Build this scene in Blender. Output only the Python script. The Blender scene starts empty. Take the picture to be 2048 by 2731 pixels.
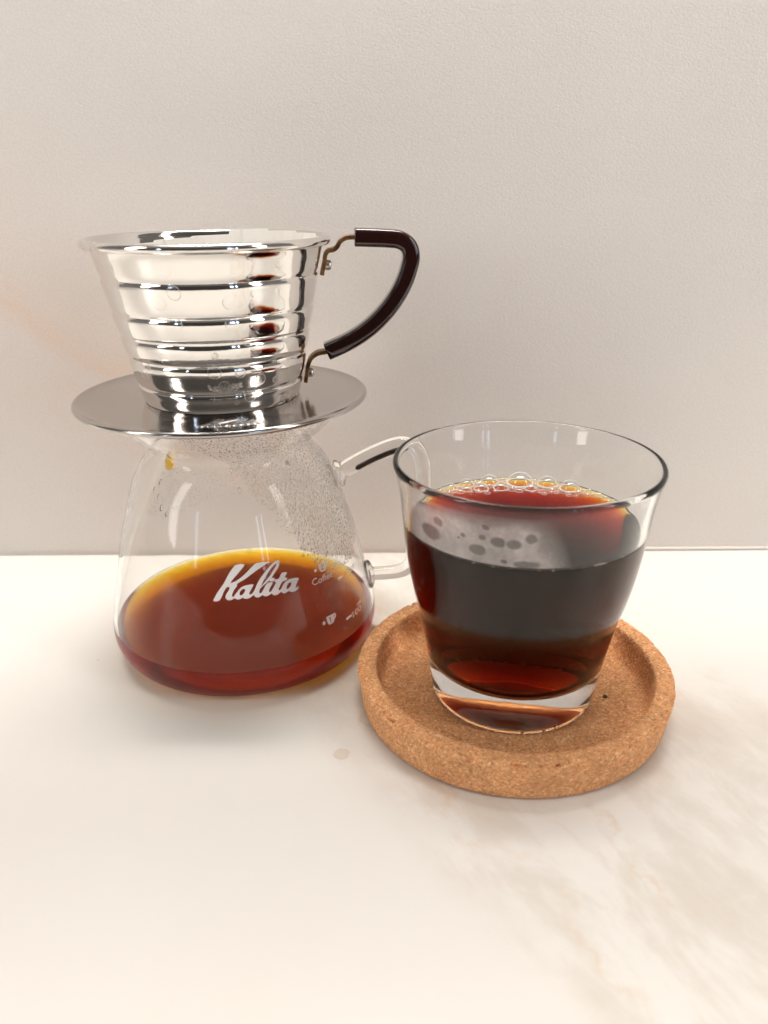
import bpy, bmesh, math, random
from mathutils import Vector, Matrix, noise
import numpy as np

R = math.radians
scene = bpy.context.scene
COL = scene.collection
random.seed(7)

# ------------------------------------------------------------------ camera
PIT, ROL, HCAM = 0.44213, 0.00755, 0.20721
cam = bpy.data.cameras.new('camera')
camo = bpy.data.objects.new('camera', cam)
COL.objects.link(camo)
cam.sensor_fit = 'VERTICAL'
cam.sensor_height = 36.0
cam.lens = 2055.98 / 2731 * 36.0
cam.shift_x = -19.577 / 2731
cam.shift_y = 92.331 / 2731
cam.clip_start = 0.01
cam.clip_end = 50
_r, _u, _f = Vector((1, 0, 0)), Vector((0, math.sin(PIT), math.cos(PIT))), Vector((0, math.cos(PIT), -math.sin(PIT)))
_r2 = _r * math.cos(ROL) - _u * math.sin(ROL)
_u2 = _u * math.cos(ROL) + _r * math.sin(ROL)
M = Matrix((_r2, _u2, -_f)).transposed().to_4x4()
M.translation = Vector((0, 0, HCAM))
camo.matrix_world = M
cam.dof.use_dof = True
cam.dof.focus_distance = 0.335
cam.dof.aperture_fstop = 9.0
scene.camera = camo

# ------------------------------------------------------------------ world and lamps
world = bpy.data.worlds.new('World')
scene.world = world
world.use_nodes = True
wn = world.node_tree
# dim warm room: dark at eye level, sides brightened as added fill, pale ceiling overhead
_tc = wn.nodes.new('ShaderNodeTexCoord'); _sp = wn.nodes.new('ShaderNodeSeparateXYZ')
_ma = wn.nodes.new('ShaderNodeMath'); _ma.operation = 'MULTIPLY_ADD'; _ma.inputs[1].default_value = 0.5; _ma.inputs[2].default_value = 0.5
_rp = wn.nodes.new('ShaderNodeValToRGB')
for _e, (_p, _c) in zip((_rp.color_ramp.elements[0], _rp.color_ramp.elements[1], *[_rp.color_ramp.elements.new(0.5 + 0.1 * _i) for _i in range(4)]),
                        ((0.0, (0.05, 0.045, 0.04, 1)), (1.0, (0.86, 0.80, 0.74, 1)), (0.57, (0.09, 0.081, 0.075, 1)), (0.72, (0.10, 0.09, 0.083, 1)), (0.84, (0.28, 0.26, 0.24, 1)), (0.95, (0.86, 0.80, 0.74, 1)))):
    _e.position = _p; _e.color = _c
wn.links.new(_tc.outputs['Generated'], _sp.inputs[0]); wn.links.new(_sp.outputs[2], _ma.inputs[0])
_pw = wn.nodes.new('ShaderNodeMath'); _pw.operation = 'ABSOLUTE'; wn.links.new(_sp.outputs[0], _pw.inputs[0])
_p4 = wn.nodes.new('ShaderNodeMath'); _p4.operation = 'POWER'; _p4.inputs[1].default_value = 4.0; wn.links.new(_pw.outputs[0], _p4.inputs[0])
_sd = wn.nodes.new('ShaderNodeMix'); _sd.data_type = 'RGBA'; _sd.inputs[7].default_value = (0.44, 0.405, 0.375, 1)
wn.links.new(_p4.outputs[0], _sd.inputs[0]); wn.links.new(_rp.outputs[0], _sd.inputs[6])
wn.links.new(_ma.outputs[0], _rp.inputs[0]); wn.links.new(_sd.outputs[2], wn.nodes['Background'].inputs[0])
wn.nodes['Background'].inputs[1].default_value = 0.54

def area(name, loc, target, sx, sy, power, color, spread=180):
    l = bpy.data.lights.new(name, 'AREA')
    l.shape = 'RECTANGLE'
    l.size, l.size_y = sx, sy
    l.energy = power
    l.color = color
    l.spread = R(spread)
    o = bpy.data.objects.new(name, l)
    COL.objects.link(o)
    o.location = loc
    o.rotation_euler = (Vector(target) - Vector(loc)).to_track_quat('-Z', 'Y').to_euler()
    return o

area('under_cabinet_lamp', (0.0, 0.385, 0.60), (0.0, 0.385, 0.0), 1.5, 0.05, 1.62, (1.0, 0.952, 0.90), 54)
area('counter_lamp', (0.0, -0.02, 0.80), (0.0, -0.02, 0.0), 1.2, 0.06, 1.6, (1.0, 0.948, 0.89), 38)
area('side_fill_lamp', (-1.4, -0.5, 0.8), (0.0, 0.35, 0.1), 0.28, 1.2, 11.5, (1.0, 0.955, 0.91))  # unseen fill lamp added on the left to brighten the wall
area('side_fill_lamp', (1.4, -0.5, 0.8), (0.0, 0.35, 0.1), 0.28, 1.2, 11.5, (1.0, 0.955, 0.92))  # matching added fill on the right, not a known fixture
area('window_light', (1.25, -1.9, 0.42), (0.0, 0.3, 0.15), 0.10, 0.75, 2.2, (0.55, 0.72, 1.0))
area('window_light', (1.45, -1.8, 0.42), (0.0, 0.3, 0.15), 0.07, 0.75, 1.6, (0.62, 0.76, 1.0))
area('window_light', (-1.35, -1.7, 0.55), (0.0, 0.3, 0.15), 0.12, 0.6, 1.6, (0.60, 0.75, 1.0))

# ------------------------------------------------------------------ render settings
scene.view_settings.view_transform = 'Standard'
scene.view_settings.look = 'None'
scene.view_settings.exposure = 0.0
scene.view_settings.gamma = 1.0
scene.view_settings.use_curve_mapping = False
cy = scene.cycles
cy.max_bounces = 24
cy.transmission_bounces = 24
cy.glossy_bounces = 10
cy.diffuse_bounces = 5
cy.transparent_max_bounces = 24
cy.caustics_reflective = True
cy.caustics_refractive = True
cy.blur_glossy = 0.25
cy.sample_clamp_indirect = 6.0
cy.use_denoising = True
try:
    cy.denoiser = 'OPENIMAGEDENOISE'
    cy.denoising_input_passes = 'RGB_ALBEDO_NORMAL'
except Exception:
    pass

# ------------------------------------------------------------------ helpers
def setp(o, label=None, cat=None, kind=None, group=None):
    if label: o['label'] = label
    if cat: o['category'] = cat
    if kind: o['kind'] = kind
    if group: o['group'] = group
    return o

def empty(name, loc, label, cat):
    o = bpy.data.objects.new(name, None)
    COL.objects.link(o)
    o.location = loc
    o.empty_display_size = 0.01
    return setp(o, label, cat)

def mesh_obj(name, verts, faces, mat, parent=None, loc=None, smooth=True):
    me = bpy.data.meshes.new(name)
    me.from_pydata([tuple(v) for v in verts], [], [tuple(f) for f in faces])
    me.update()
    if smooth:
        me.polygons.foreach_set('use_smooth', [True] * len(me.polygons))
    o = bpy.data.objects.new(name, me)
    COL.objects.link(o)
    if mat: me.materials.append(mat)
    if parent: o.parent = parent
    if loc: o.location = loc
    return o

def bm_obj(name, bm, mat, parent=None, smooth=True):
    me = bpy.data.meshes.new(name)
    bm.to_mesh(me)
    bm.free()
    if smooth:
        me.polygons.foreach_set('use_smooth', [True] * len(me.polygons))
    o = bpy.data.objects.new(name, me)
    COL.objects.link(o)
    if mat: me.materials.append(mat)
    if parent: o.parent = parent
    return o

def lathe(prof, n=160):
    """prof: (r, z) in mm, poles at r = 0. Returns verts (m), faces."""
    V, F, rings = [], [], []
    for r, z in prof:
        if r < 1e-6:
            rings.append([len(V)])
            V.append((0, 0, z * 1e-3))
        else:
            rings.append(list(range(len(V), len(V) + n)))
            for k in range(n):
                a = 2 * math.pi * k / n
                V.append((r * 1e-3 * math.cos(a), r * 1e-3 * math.sin(a), z * 1e-3))
    for A, B in zip(rings, rings[1:]):
        if len(A) == 1 and len(B) == 1: continue
        for k in range(n):
            k2 = (k + 1) % n
            if len(A) == 1: F.append((A[0], B[k2], B[k]))
            elif len(B) == 1: F.append((A[k], A[k2], B[0]))
            else: F.append((A[k], A[k2], B[k2], B[k]))
    return V, F

def spline(pts, per=6):
    """Catmull-Rom through (r, z) points (centripetal enough for even spacing)."""
    P = [np.array(p, float) for p in pts]
    out = []
    for i in range(len(P) - 1):
        p0 = P[i - 1] if i > 0 else 2 * P[i] - P[i + 1]
        p1, p2 = P[i], P[i + 1]
        p3 = P[i + 2] if i + 2 < len(P) else 2 * P[i + 1] - P[i]
        d = [max(np.linalg.norm(b - a) ** 0.5, 1e-6) for a, b in ((p0, p1), (p1, p2), (p2, p3))]
        t0, t1 = 0, d[0]; t2 = t1 + d[1]; t3 = t2 + d[2]
        for k in range(per):
            t = t1 + (t2 - t1) * k / per
            A1 = (t1 - t) / (t1 - t0) * p0 + (t - t0) / (t1 - t0) * p1
            A2 = (t2 - t) / (t2 - t1) * p1 + (t - t1) / (t2 - t1) * p2
            A3 = (t3 - t) / (t3 - t2) * p2 + (t - t2) / (t3 - t2) * p3
            B1 = (t2 - t) / (t2 - t0) * A1 + (t - t0) / (t2 - t0) * A2
            B2 = (t3 - t) / (t3 - t1) * A2 + (t - t1) / (t3 - t1) * A3
            out.append(tuple((t2 - t) / (t2 - t1) * B1 + (t - t1) / (t2 - t1) * B2))
    out.append(tuple(P[-1]))
    return out

def offset(prof, d):
    """offset an open (r, z) polyline to its left-hand side by d (walking up outside = inward)."""
    out = []
    for i, p in enumerate(prof):
        a = np.array(prof[max(i - 1, 0)]); b = np.array(prof[min(i + 1, len(prof) - 1)])
        t = (b - a) / (np.linalg.norm(b - a) + 1e-9)
        out.append((p[0] - t[1] * d, p[1] + t[0] * d))
    return out

def sweep(path, section, closed_ends=True):
    """sweep a closed 2D section [(side, up)] along 3D path; frames with fixed side axis."""
    V, F = [], []
    n = 0
    side0 = Vector((0, 1, 0))
    for i, p in enumerate(path):
        a = Vector(path[max(i - 1, 0)]); b = Vector(path[min(i + 1, len(path) - 1)])
        t = (b - a).normalized()
        side = (side0 - t * side0.dot(t)).normalized()
        up = t.cross(side).normalized()
        sec = section(i / (len(path) - 1)) if callable(section) else section
        n = len(sec)
        for s, u in sec:
            V.append(tuple(Vector(p) + side * s + up * u))
    for i in range(len(path) - 1):
        for k in range(n):
            k2 = (k + 1) % n
            F.append((i * n + k, i * n + k2, (i + 1) * n + k2, (i + 1) * n + k))
    if closed_ends:
        F.append(tuple(reversed(range(n))))
        F.append(tuple(range((len(path) - 1) * n, len(path) * n)))
    return V, F

def rrect(w, h, r, seg=5):
    out = []
    for cx, cy_, a0 in ((w / 2 - r, h / 2 - r, 0), (-w / 2 + r, h / 2 - r, 90), (-w / 2 + r, -h / 2 + r, 180), (w / 2 - r, -h / 2 + r, 270)):
        for k in range(seg + 1):
            a = R(a0 + 90 * k / seg)
            out.append((cx + r * math.cos(a), cy_ + r * math.sin(a)))
    return out

def circle(r, n=24):
    return [(r * math.cos(2 * math.pi * k / n), r * math.sin(2 * math.pi * k / n)) for k in range(n)]

# ------------------------------------------------------------------ materials
class NT:
    def __init__(s, name):
        s.m = bpy.data.materials.new(name)
        s.m.use_nodes = True
        s.t = s.m.node_tree
        s.b = s.t.nodes['Principled BSDF']
        s.out = s.t.nodes['Material Output']
    def n(s, typ, **kw):
        x = s.t.nodes.new(typ)
        for k, v in kw.items(): setattr(x, k, v)
        return x
    def l(s, a, b): s.t.links.new(a, b)
    def set(s, **kw):
        for k, v in kw.items():
            s.b.inputs[k.replace('_', ' ')].default_value = v
        return s
    def coord(s): return s.n('ShaderNodeTexCoord').outputs['Object']
    def noise(s, vec, scale, detail=4, rough=0.5, dist=0.0):
        x = s.n('ShaderNodeTexNoise')
        x.inputs['Scale'].default_value = scale
        x.inputs['Detail'].default_value = detail
        x.inputs['Roughness'].default_value = rough
        x.inputs['Distortion'].default_value = dist
        if vec is not None: s.l(vec, x.inputs['Vector'])
        return x.outputs['Fac']
    def ramp(s, fac, stops, interp='LINEAR'):
        x = s.n('ShaderNodeValToRGB')
        x.color_ramp.interpolation = interp
        e = x.color_ramp.elements
        while len(e) < len(stops): e.new(0.5)
        for el, (p, c) in zip(e, stops):
            el.position = p
            el.color = c if len(c) == 4 else (*c, 1)
        s.l(fac, x.inputs['Fac'])
        return x.outputs['Color']
    def math(s, op, a, b=None, c=None, clamp=False):
        x = s.n('ShaderNodeMath', operation=op, use_clamp=clamp)
        for i, v in enumerate((a, b, c)):
            if v is None: continue
            if isinstance(v, (int, float)): x.inputs[i].default_value = v
            else: s.l(v, x.inputs[i])
        return x.outputs[0]
    def mix(s, fac, a, b, blend='MIX'):
        x = s.n('ShaderNodeMix', data_type='RGBA', blend_type=blend)
        for v, i in ((fac, 0), (a, 6), (b, 7)):
            if isinstance(v, (int, float)): x.inputs[i].default_value = v
            elif isinstance(v, tuple): x.inputs[i].default_value = v if len(v) == 4 else (*v, 1)
            else: s.l(v, x.inputs[i])
        return x.outputs[2]
    def mapping(s, vec, scale=(1, 1, 1), rot=(0, 0, 0)):
        x = s.n('ShaderNodeMapping')
        x.inputs['Scale'].default_value = scale
        x.inputs['Rotation'].default_value = rot
        s.l(vec, x.inputs['Vector'])
        return x.outputs[0]
    def bump(s, h, strength, dist):
        x = s.n('ShaderNodeBump')
        x.inputs['Strength'].default_value = strength
        x.inputs['Distance'].default_value = dist
        s.l(h, x.inputs['Height'])
        s.l(x.outputs[0], s.b.inputs['Normal'])
        return x.outputs[0]
    def sep(s, vec):
        x = s.n('ShaderNodeSeparateXYZ')
        s.l(vec, x.inputs[0])
        return x.outputs

# --- wall: pale grey-beige slab with a pitted finish and a peach vein low on the left
def mat_wall():
    k = NT('wall_slab'); co = k.coord(); x, y, z = k.sep(co)
    big = k.noise(co, 5.0, 5, 0.55)
    base = k.ramp(big, [(0.3, (0.685, 0.638, 0.592)), (0.7, (0.735, 0.692, 0.645))])
    # vein: distance to the line z = 0.040 - 0.60 (x + 0.05)
    wob = k.noise(co, 9.0, 6, 0.6)
    d = k.math('ADD', k.math('ADD', z, k.math('MULTIPLY', x, 0.62)), k.math('MULTIPLY_ADD', wob, 0.11, -0.062))
    vein = k.ramp(k.math('ABSOLUTE', d), [(0.0, (1, 1, 1)), (0.008, (.8, .8, .8)), (0.02, (.3, .3, .3)), (0.05, (0, 0, 0))])
    patch = k.ramp(k.noise(k.mapping(k.mapping(co, (1, 1, 1), (0, R(-32), 0)), (0.35, 1, 1.5)), 34.0, 6, 0.65), [(0.42, (0, 0, 0)), (0.60, (1, 1, 1))])
    left = k.math('MULTIPLY_ADD', x, -5.0, 0.45, clamp=True)
    f1 = k.math('MULTIPLY', k.math('MULTIPLY', vein, patch), k.math('MULTIPLY', left, 0.45))
    c = k.mix(f1, base, (0.76, 0.47, 0.28))
    halo = k.ramp(k.math('ABSOLUTE', d), [(0.0, (1, 1, 1)), (0.16, (0, 0, 0))])
    c = k.mix(k.math('MULTIPLY', k.math('MULTIPLY', halo, left), 0.45), c, (0.78, 0.64, 0.56))
    # fine speckle
    sp = k.ramp(k.noise(co, 900, 2, 0.5), [(0.35, (0.96, 0.96, 0.96)), (0.65, (1.03, 1.03, 1.03))])
    c = k.mix(1.0, c, sp, 'MULTIPLY')
    k.l(c, k.b.inputs['Base Color'])
    k.set(Roughness=0.55)
    k.b.inputs['Specular IOR Level'].default_value = 0.35
    st = k.mapping(co, (1.0, 1.0, 1.7))
    h = k.math('ADD', k.noise(st, 680, 3, 0.6), k.math('MULTIPLY', k.noise(st, 1300, 2, 0.5), 0.3))
    k.bump(h, 0.24, 0.0006)
    return k.m

# --- counter: cream stone with a beige mottled band to the right
def mat_counter():
    k = NT('counter_stone'); co = k.coord(); x, y, z = k.sep(co)
    wob = k.noise(co, 14, 6, 0.6)
    s = k.math('ADD', k.math('ADD', k.math('MULTIPLY', x, 0.85), k.math('MULTIPLY', y, 0.5)), k.math('MULTIPLY_ADD', wob, 0.09, -0.045))
    band = k.ramp(s, [(0.100, (0, 0, 0)), (0.122, (1, 1, 1)), (0.262, (1, 1, 1)), (0.275, (0, 0, 0))])
    rot = k.mapping(k.mapping(co, (1, 1, 1), (0, 0, R(-30.5))), (1.0, 0.42, 1.0))
    mot = k.noise(rot, 40, 12, 0.66, 0.25)
    beige = k.ramp(mot, [(0.32, (0.54, 0.465, 0.39)), (0.45, (0.59, 0.535, 0.47)), (0.51, (0.64, 0.60, 0.545)), (0.56, (0.69, 0.665, 0.62))])
    grey = k.ramp(k.noise(rot, 17, 6, 0.6, 0.5), [(0.5, (0, 0, 0)), (0.68, (1, 1, 1))])
    beige = k.mix(k.math('MULTIPLY', grey, 0.3), beige, (0.53, 0.49, 0.43))
    base = k.ramp(k.noise(co, 7, 5, 0.55), [(0.3, (0.66, 0.63, 0.585)), (0.7, (0.69, 0.665, 0.625))])
    c = k.mix(k.math('MULTIPLY', band, 0.62), base, beige)
    # thin ochre veins running along the band
    w = k.noise(co, 40, 6, 0.65)
    for s0, amp, wid in ((0.250, 0.03, 0.0035), (0.168, 0.05, 0.004), (0.128, 0.03, 0.003)):
        d = k.math('ABSOLUTE', k.math('ADD', k.math('SUBTRACT', s, s0), k.math('MULTIPLY_ADD', w, amp, -amp / 2)))
        v = k.ramp(d, [(0.0, (1, 1, 1)), (wid, (0, 0, 0))])
        g = k.ramp(k.noise(co, 26, 3, 0.5), [(0.48, (0, 0, 0)), (0.62, (1, 1, 1))])
        c = k.mix(k.math('MULTIPLY', k.math('MULTIPLY', v, g), 0.5), c, (0.60, 0.44, 0.30))
    # bright hairline crystals
    vo = k.n('ShaderNodeTexVoronoi', feature='DISTANCE_TO_EDGE'); vo.inputs['Scale'].default_value = 22
    dist = k.n('ShaderNodeVectorMath', operation='ADD')
    nz = k.n('ShaderNodeTexNoise'); nz.inputs['Scale'].default_value = 60; k.l(co, nz.inputs['Vector'])
    sc = k.n('ShaderNodeVectorMath', operation='SCALE'); sc.inputs['Scale'].default_value = 0.02; k.l(nz.outputs['Color'], sc.inputs[0])
    k.l(rot, dist.inputs[0]); k.l(sc.outputs[0], dist.inputs[1]); k.l(dist.outputs[0], vo.inputs['Vector'])
    ln = k.ramp(vo.outputs['Distance'], [(0.0, (1, 1, 1)), (0.018, (0, 0, 0))])
    c = k.mix(k.math('MULTIPLY', k.math('MULTIPLY', ln, band), 0.13), c, (0.74, 0.72, 0.68))
    # a few dark specks
    v2 = k.n('ShaderNodeTexVoronoi'); v2.inputs['Scale'].default_value = 24; k.l(co, v2.inputs['Vector'])
    spk = k.ramp(v2.outputs['Distance'], [(0.0, (1, 1, 1)), (0.018, (1, 1, 1)), (0.024, (0, 0, 0))])
    c = k.mix(k.math('MULTIPLY', spk, 0.28), c, (0.38, 0.31, 0.25))
    k.l(c, k.b.inputs['Base Color'])
    k.set(Roughness=0.42)
    k.b.inputs['Specular IOR Level'].default_value = 0.4
    k.bump(k.noise(co, 900, 3, 0.6), 0.10, 0.0004)
    return k.m

def mat_glass(name, ior=1.47, tint=(1, 1, 1), rough=0.0):
    k = NT(name)
    k.set(Base_Color=(*tint, 1), Roughness=rough, IOR=ior, Transmission_Weight=1.0)
    return k.m

def mat_coffee(name, sig):
    k = NT(name)
    k.set(Base_Color=(1, 1, 1, 1), Roughness=0.0, IOR=1.17, Transmission_Weight=1.0)
    den = max(sig) * 1.03
    v = k.n('ShaderNodeVolumeAbsorption')
    v.inputs['Color'].default_value = (*[1 - s / den for s in sig], 1)
    v.inputs['Density'].default_value = den
    k.l(v.outputs[0], k.out.inputs['Volume'])
    return k.m

def mat_steel(name, rough, spots=True, col=(0.80, 0.775, 0.745)):
    k = NT(name); co = k.coord()
    k.set(Metallic=1.0)
    if spots:
        vo = k.n('ShaderNodeTexVoronoi'); vo.inputs['Scale'].default_value = 120; vo.inputs['Randomness'].default_value = 1.0
        k.l(co, vo.inputs['Vector'])
        ring = k.ramp(vo.outputs['Distance'], [(0.0, (0.1,) * 3), (0.26, (0.25,) * 3), (0.31, (1,) * 3), (0.36, (0,) * 3)])
        gate = k.ramp(k.noise(co, 38, 3, 0.6), [(0.47, (0,) * 3), (0.58, (1,) * 3)])
        m = k.math('MULTIPLY', ring, gate)
        c = k.mix(k.math('MULTIPLY', m, 0.42), (*col, 1), (0.60, 0.52, 0.44, 1))
        sm = k.noise(co, 60, 5, 0.65)
        r = k.math('ADD', k.math('MULTIPLY', m, 0.30), k.math('MULTIPLY_ADD', sm, 0.06, rough - 0.02))
        k.l(c, k.b.inputs['Base Color'])
        k.l(r, k.b.inputs['Roughness'])
        k.bump(k.math('ADD', k.noise(co, 55, 3, 0.5), k.math('MULTIPLY', k.noise(k.mapping(co, (1, 1, 0.15)), 600, 3, 0.5), 0.02)), 0.35, 0.0010)
    else:
        k.set(Base_Color=(*col, 1), Roughness=rough)
    return k.m

def mat_plate():
    k = NT('brushed_steel_plate'); co = k.coord()
    k.set(Metallic=1.0, Base_Color=(0.50, 0.47, 0.45, 1))
    st = k.mapping(co, (40, 1500, 1))
    br = k.noise(st, 1.0, 3, 0.6)
    sm = k.noise(co, 45, 5, 0.65)
    r = k.math('ADD', k.math('MULTIPLY', br, 0.05), k.math('MULTIPLY_ADD', sm, 0.20, 0.02))
    k.l(r, k.b.inputs['Roughness'])
    vo = k.n('ShaderNodeTexVoronoi'); vo.inputs['Scale'].default_value = 55; k.l(co, vo.inputs['Vector'])
    sp = k.ramp(vo.outputs['Distance'], [(0.0, (1,) * 3), (0.045, (1,) * 3), (0.06, (0,) * 3)])
    gate = k.ramp(k.noise(co, 28, 2, 0.5), [(0.50, (0,) * 3), (0.54, (1,) * 3)])
    c = k.mix(k.math('MULTIPLY', k.math('MULTIPLY', sp, gate), 0.8), (0.50, 0.47, 0.45, 1), (0.20, 0.09, 0.04, 1))
    k.l(c, k.b.inputs['Base Color'])
    return k.m

def mat_cork():
    k = NT('cork'); co = k.coord()
    nz = k.n('ShaderNodeTexNoise'); nz.inputs['Scale'].default_value = 500; k.l(co, nz.inputs['Vector'])
    sc = k.n('ShaderNodeVectorMath', operation='SCALE'); sc.inputs['Scale'].default_value = 0.0012; k.l(nz.outputs['Color'], sc.inputs[0])
    ad = k.n('ShaderNodeVectorMath', operation='ADD'); k.l(co, ad.inputs[0]); k.l(sc.outputs[0], ad.inputs[1])
    vo = k.n('ShaderNodeTexVoronoi'); vo.inputs['Scale'].default_value = 1350; k.l(ad.outputs[0], vo.inputs['Vector'])
    hue = k.sep(vo.outputs['Color'])[0]
    c = k.ramp(hue, [(0.0, (0.48, 0.20, 0.075)), (0.2, (0.62, 0.285, 0.118)), (0.55, (0.69, 0.335, 0.145)), (0.85, (0.75, 0.39, 0.18)), (1.0, (0.86, 0.54, 0.31))])
    big = k.ramp(k.noise(co, 130, 5, 0.65), [(0.3, (0.90,) * 3), (0.7, (1.16,) * 3)])
    c = k.mix(1.0, c, big, 'MULTIPLY')
    # dark pits
    pit = k.ramp(k.noise(co, 290, 4, 0.72), [(0.665, (0,) * 3), (0.70, (1,) * 3)])
    c = k.mix(k.math('MULTIPLY', pit, 0.5), c, (0.17, 0.06, 0.025))
    k.l(c, k.b.inputs['Base Color'])
    k.set(Roughness=0.8)
    k.b.inputs['Specular IOR Level'].default_value = 0.25
    h = k.math('SUBTRACT', k.math('ADD', k.math('MULTIPLY', vo.outputs['Distance'], -0.7), k.noise(co, 700, 4, 0.65)), k.math('MULTIPLY', pit, 0.8))
    k.bump(h, 0.75, 0.0007)
    return k.m

def mat_plain(name, col, rough=0.5, metal=0.0, **kw):
    k = NT(name)
    k.set(Base_Color=(*col, 1), Roughness=rough, Metallic=metal, **kw)
    return k.m

def mat_brass():
    k = NT('tarnished_brass'); co = k.coord()
    c = k.ramp(k.noise(co, 260, 5, 0.65), [(0.35, (0.13, 0.065, 0.03)), (0.62, (0.36, 0.19, 0.075))])
    k.l(c, k.b.inputs['Base Color'])
    k.set(Metallic=0.85, Roughness=0.38)
    return k.m

def mat_paper():
    k = NT('filter_paper'); co = k.coord()
    k.set(Base_Color=(0.86, 0.84, 0.80, 1), Roughness=0.9)
    k.bump(k.noise(co, 900, 3, 0.6), 0.25, 0.0003)
    tr = k.n('ShaderNodeBsdfTranslucent'); tr.inputs[0].default_value = (0.86, 0.83, 0.78, 1)
    mx = k.n('ShaderNodeMixShader'); mx.inputs[0].default_value = 0.35
    k.l(k.b.outputs[0], mx.inputs[1]); k.l(tr.outputs[0], mx.inputs[2]); k.l(mx.outputs[0], k.out.inputs['Surface'])
    return k.m

def film_shader(k, fac, col=(0.85, 0.82, 0.80), rough_b=0.5):
    """thin milky film: clear where fac = 0, scattering where fac = 1"""
    tp = k.n('ShaderNodeBsdfTransparent')
    df = k.n('ShaderNodeBsdfDiffuse'); df.inputs[0].default_value = (*col, 1)
    tl = k.n('ShaderNodeBsdfTranslucent'); tl.inputs[0].default_value = (*col, 1)
    m1 = k.n('ShaderNodeMixShader'); m1.inputs[0].default_value = rough_b
    k.l(df.outputs[0], m1.inputs[1]); k.l(tl.outputs[0], m1.inputs[2])
    m2 = k.n('ShaderNodeMixShader')
    k.l(fac, m2.inputs[0]); k.l(tp.outputs[0], m2.inputs[1]); k.l(m1.outputs[0], m2.inputs[2])
    k.l(m2.outputs[0], k.out.inputs['Surface'])

def mat_bubble():
    k = NT('bubble_film')
    lw = k.n('ShaderNodeLayerWeight'); lw.inputs['Blend'].default_value = 0.5
    f = k.ramp(lw.outputs['Facing'], [(0.0, (0.02,) * 3), (0.55, (0.05,) * 3), (0.80, (0.75,) * 3), (1.0, (0.95,) * 3)])
    tp = k.n('ShaderNodeBsdfTransparent')
    gl = k.n('ShaderNodeBsdfGlossy'); gl.inputs['Roughness'].default_value = 0.03
    df = k.n('ShaderNodeBsdfDiffuse'); df.inputs[0].default_value = (0.95, 0.92, 0.86, 1)
    tl = k.n('ShaderNodeBsdfTranslucent'); tl.inputs[0].default_value = (0.95, 0.92, 0.86, 1)
    m0 = k.n('ShaderNodeMixShader'); m0.inputs[0].default_value = 0.5
    k.l(df.outputs[0], m0.inputs[1]); k.l(tl.outputs[0], m0.inputs[2])
    m1 = k.n('ShaderNodeMixShader'); m1.inputs[0].default_value = 0.10
    k.l(tp.outputs[0], m1.inputs[1]); k.l(gl.outputs[0], m1.inputs[2])
    m2 = k.n('ShaderNodeMixShader')
    k.l(f, m2.inputs[0]); k.l(m1.outputs[0], m2.inputs[1]); k.l(m0.outputs[0], m2.inputs[2]); k.l(m2.outputs[0], k.out.inputs['Surface'])
    return k.m
def mat_ring():
    k = NT('bubble_foot')
    k.set(Base_Color=(0.96, 0.93, 0.86, 1), Roughness=0.15, Transmission_Weight=0.35, IOR=1.33)
    return k.m

M_WALL, M_COUNTER = mat_wall(), mat_counter()
M_GLASS = mat_glass('borosilicate_glass', 1.25, (0.985, 0.99, 0.985))
M_TUMBLER = mat_glass('soda_glass', 1.30, (0.985, 0.99, 0.985))
M_ROD = mat_glass('handle_glass', 1.47, (0.985, 0.99, 0.985))
M_WATER = mat_glass('water', 1.2)
M_WATER.node_tree.nodes['Principled BSDF'].inputs['Transmission Weight'].default_value = 0.93
SIG = (19.0, 77.0, 420.0)
M_COFFEE_C = mat_coffee('coffee_in_carafe', SIG)
M_COFFEE_G = mat_coffee('coffee_in_tumbler', (57.0, 205.0, 850.0))
M_STEEL = mat_steel('polished_steel', 0.055)
M_RIVET = mat_steel('rivet_steel', 0.3, False, (0.55, 0.50, 0.46))
M_PLATE = mat_plate()
M_STAMP = mat_steel('stamped_steel', 0.32, False, (0.9, 0.87, 0.84))
M_CORK = mat_cork()
M_BRASS = mat_brass()
M_PAPER = mat_paper()
M_BUBBLE = mat_bubble()
M_RING = mat_ring()
M_PRINT = mat_plain('white_print', (0.80, 0.76, 0.73), 0.6)
M_HANDLE = mat_plain('brown_resin', (0.022, 0.005, 0.004), 0.09, Coat_Weight=0.5, Coat_Roughness=0.05)
M_CAULK = mat_plain('sealant', (0.62, 0.57, 0.52), 0.5)

# ------------------------------------------------------------------ setting
YW = 0.43114
def grid_box(name, x0, x1, y0, y1, z0, z1, mat, bevel=0.002):
    bm = bmesh.new()
    bmesh.ops.create_cube(bm, size=1)
    for v in bm.verts:
        v.co = Vector((x0 if v.co.x < 0 else x1, y0 if v.co.y < 0 else y1, z0 if v.co.z < 0 else z1))
    if bevel:
        bmesh.ops.bevel(bm, geom=list(bm.edges), offset=bevel, segments=3, affect='EDGES')
    return bm_obj(name, bm, mat, smooth=False)

counter = setp(grid_box('counter', -1.5, 1.5, -0.20, YW - 0.0006, -0.03, 0.0, M_COUNTER), kind='structure')
wall = setp(grid_box('wall', -1.5, 1.5, YW, YW + 0.02, -0.03, 0.75, M_WALL, 0), kind='structure')
# bead of sealant in the joint
path = [(x, YW - 0.0006, 0.0004) for x in np.linspace(0.12, 1.4, 60)]
V, F = sweep([(p[0], p[1] + 0.0002 * noise.noise(Vector((p[0] * 60, 0, 0))), p[2]) for p in path], circle(0.0013, 12))
caulk = setp(mesh_obj('sealant_bead', V, F, M_CAULK), kind='structure')

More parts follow.
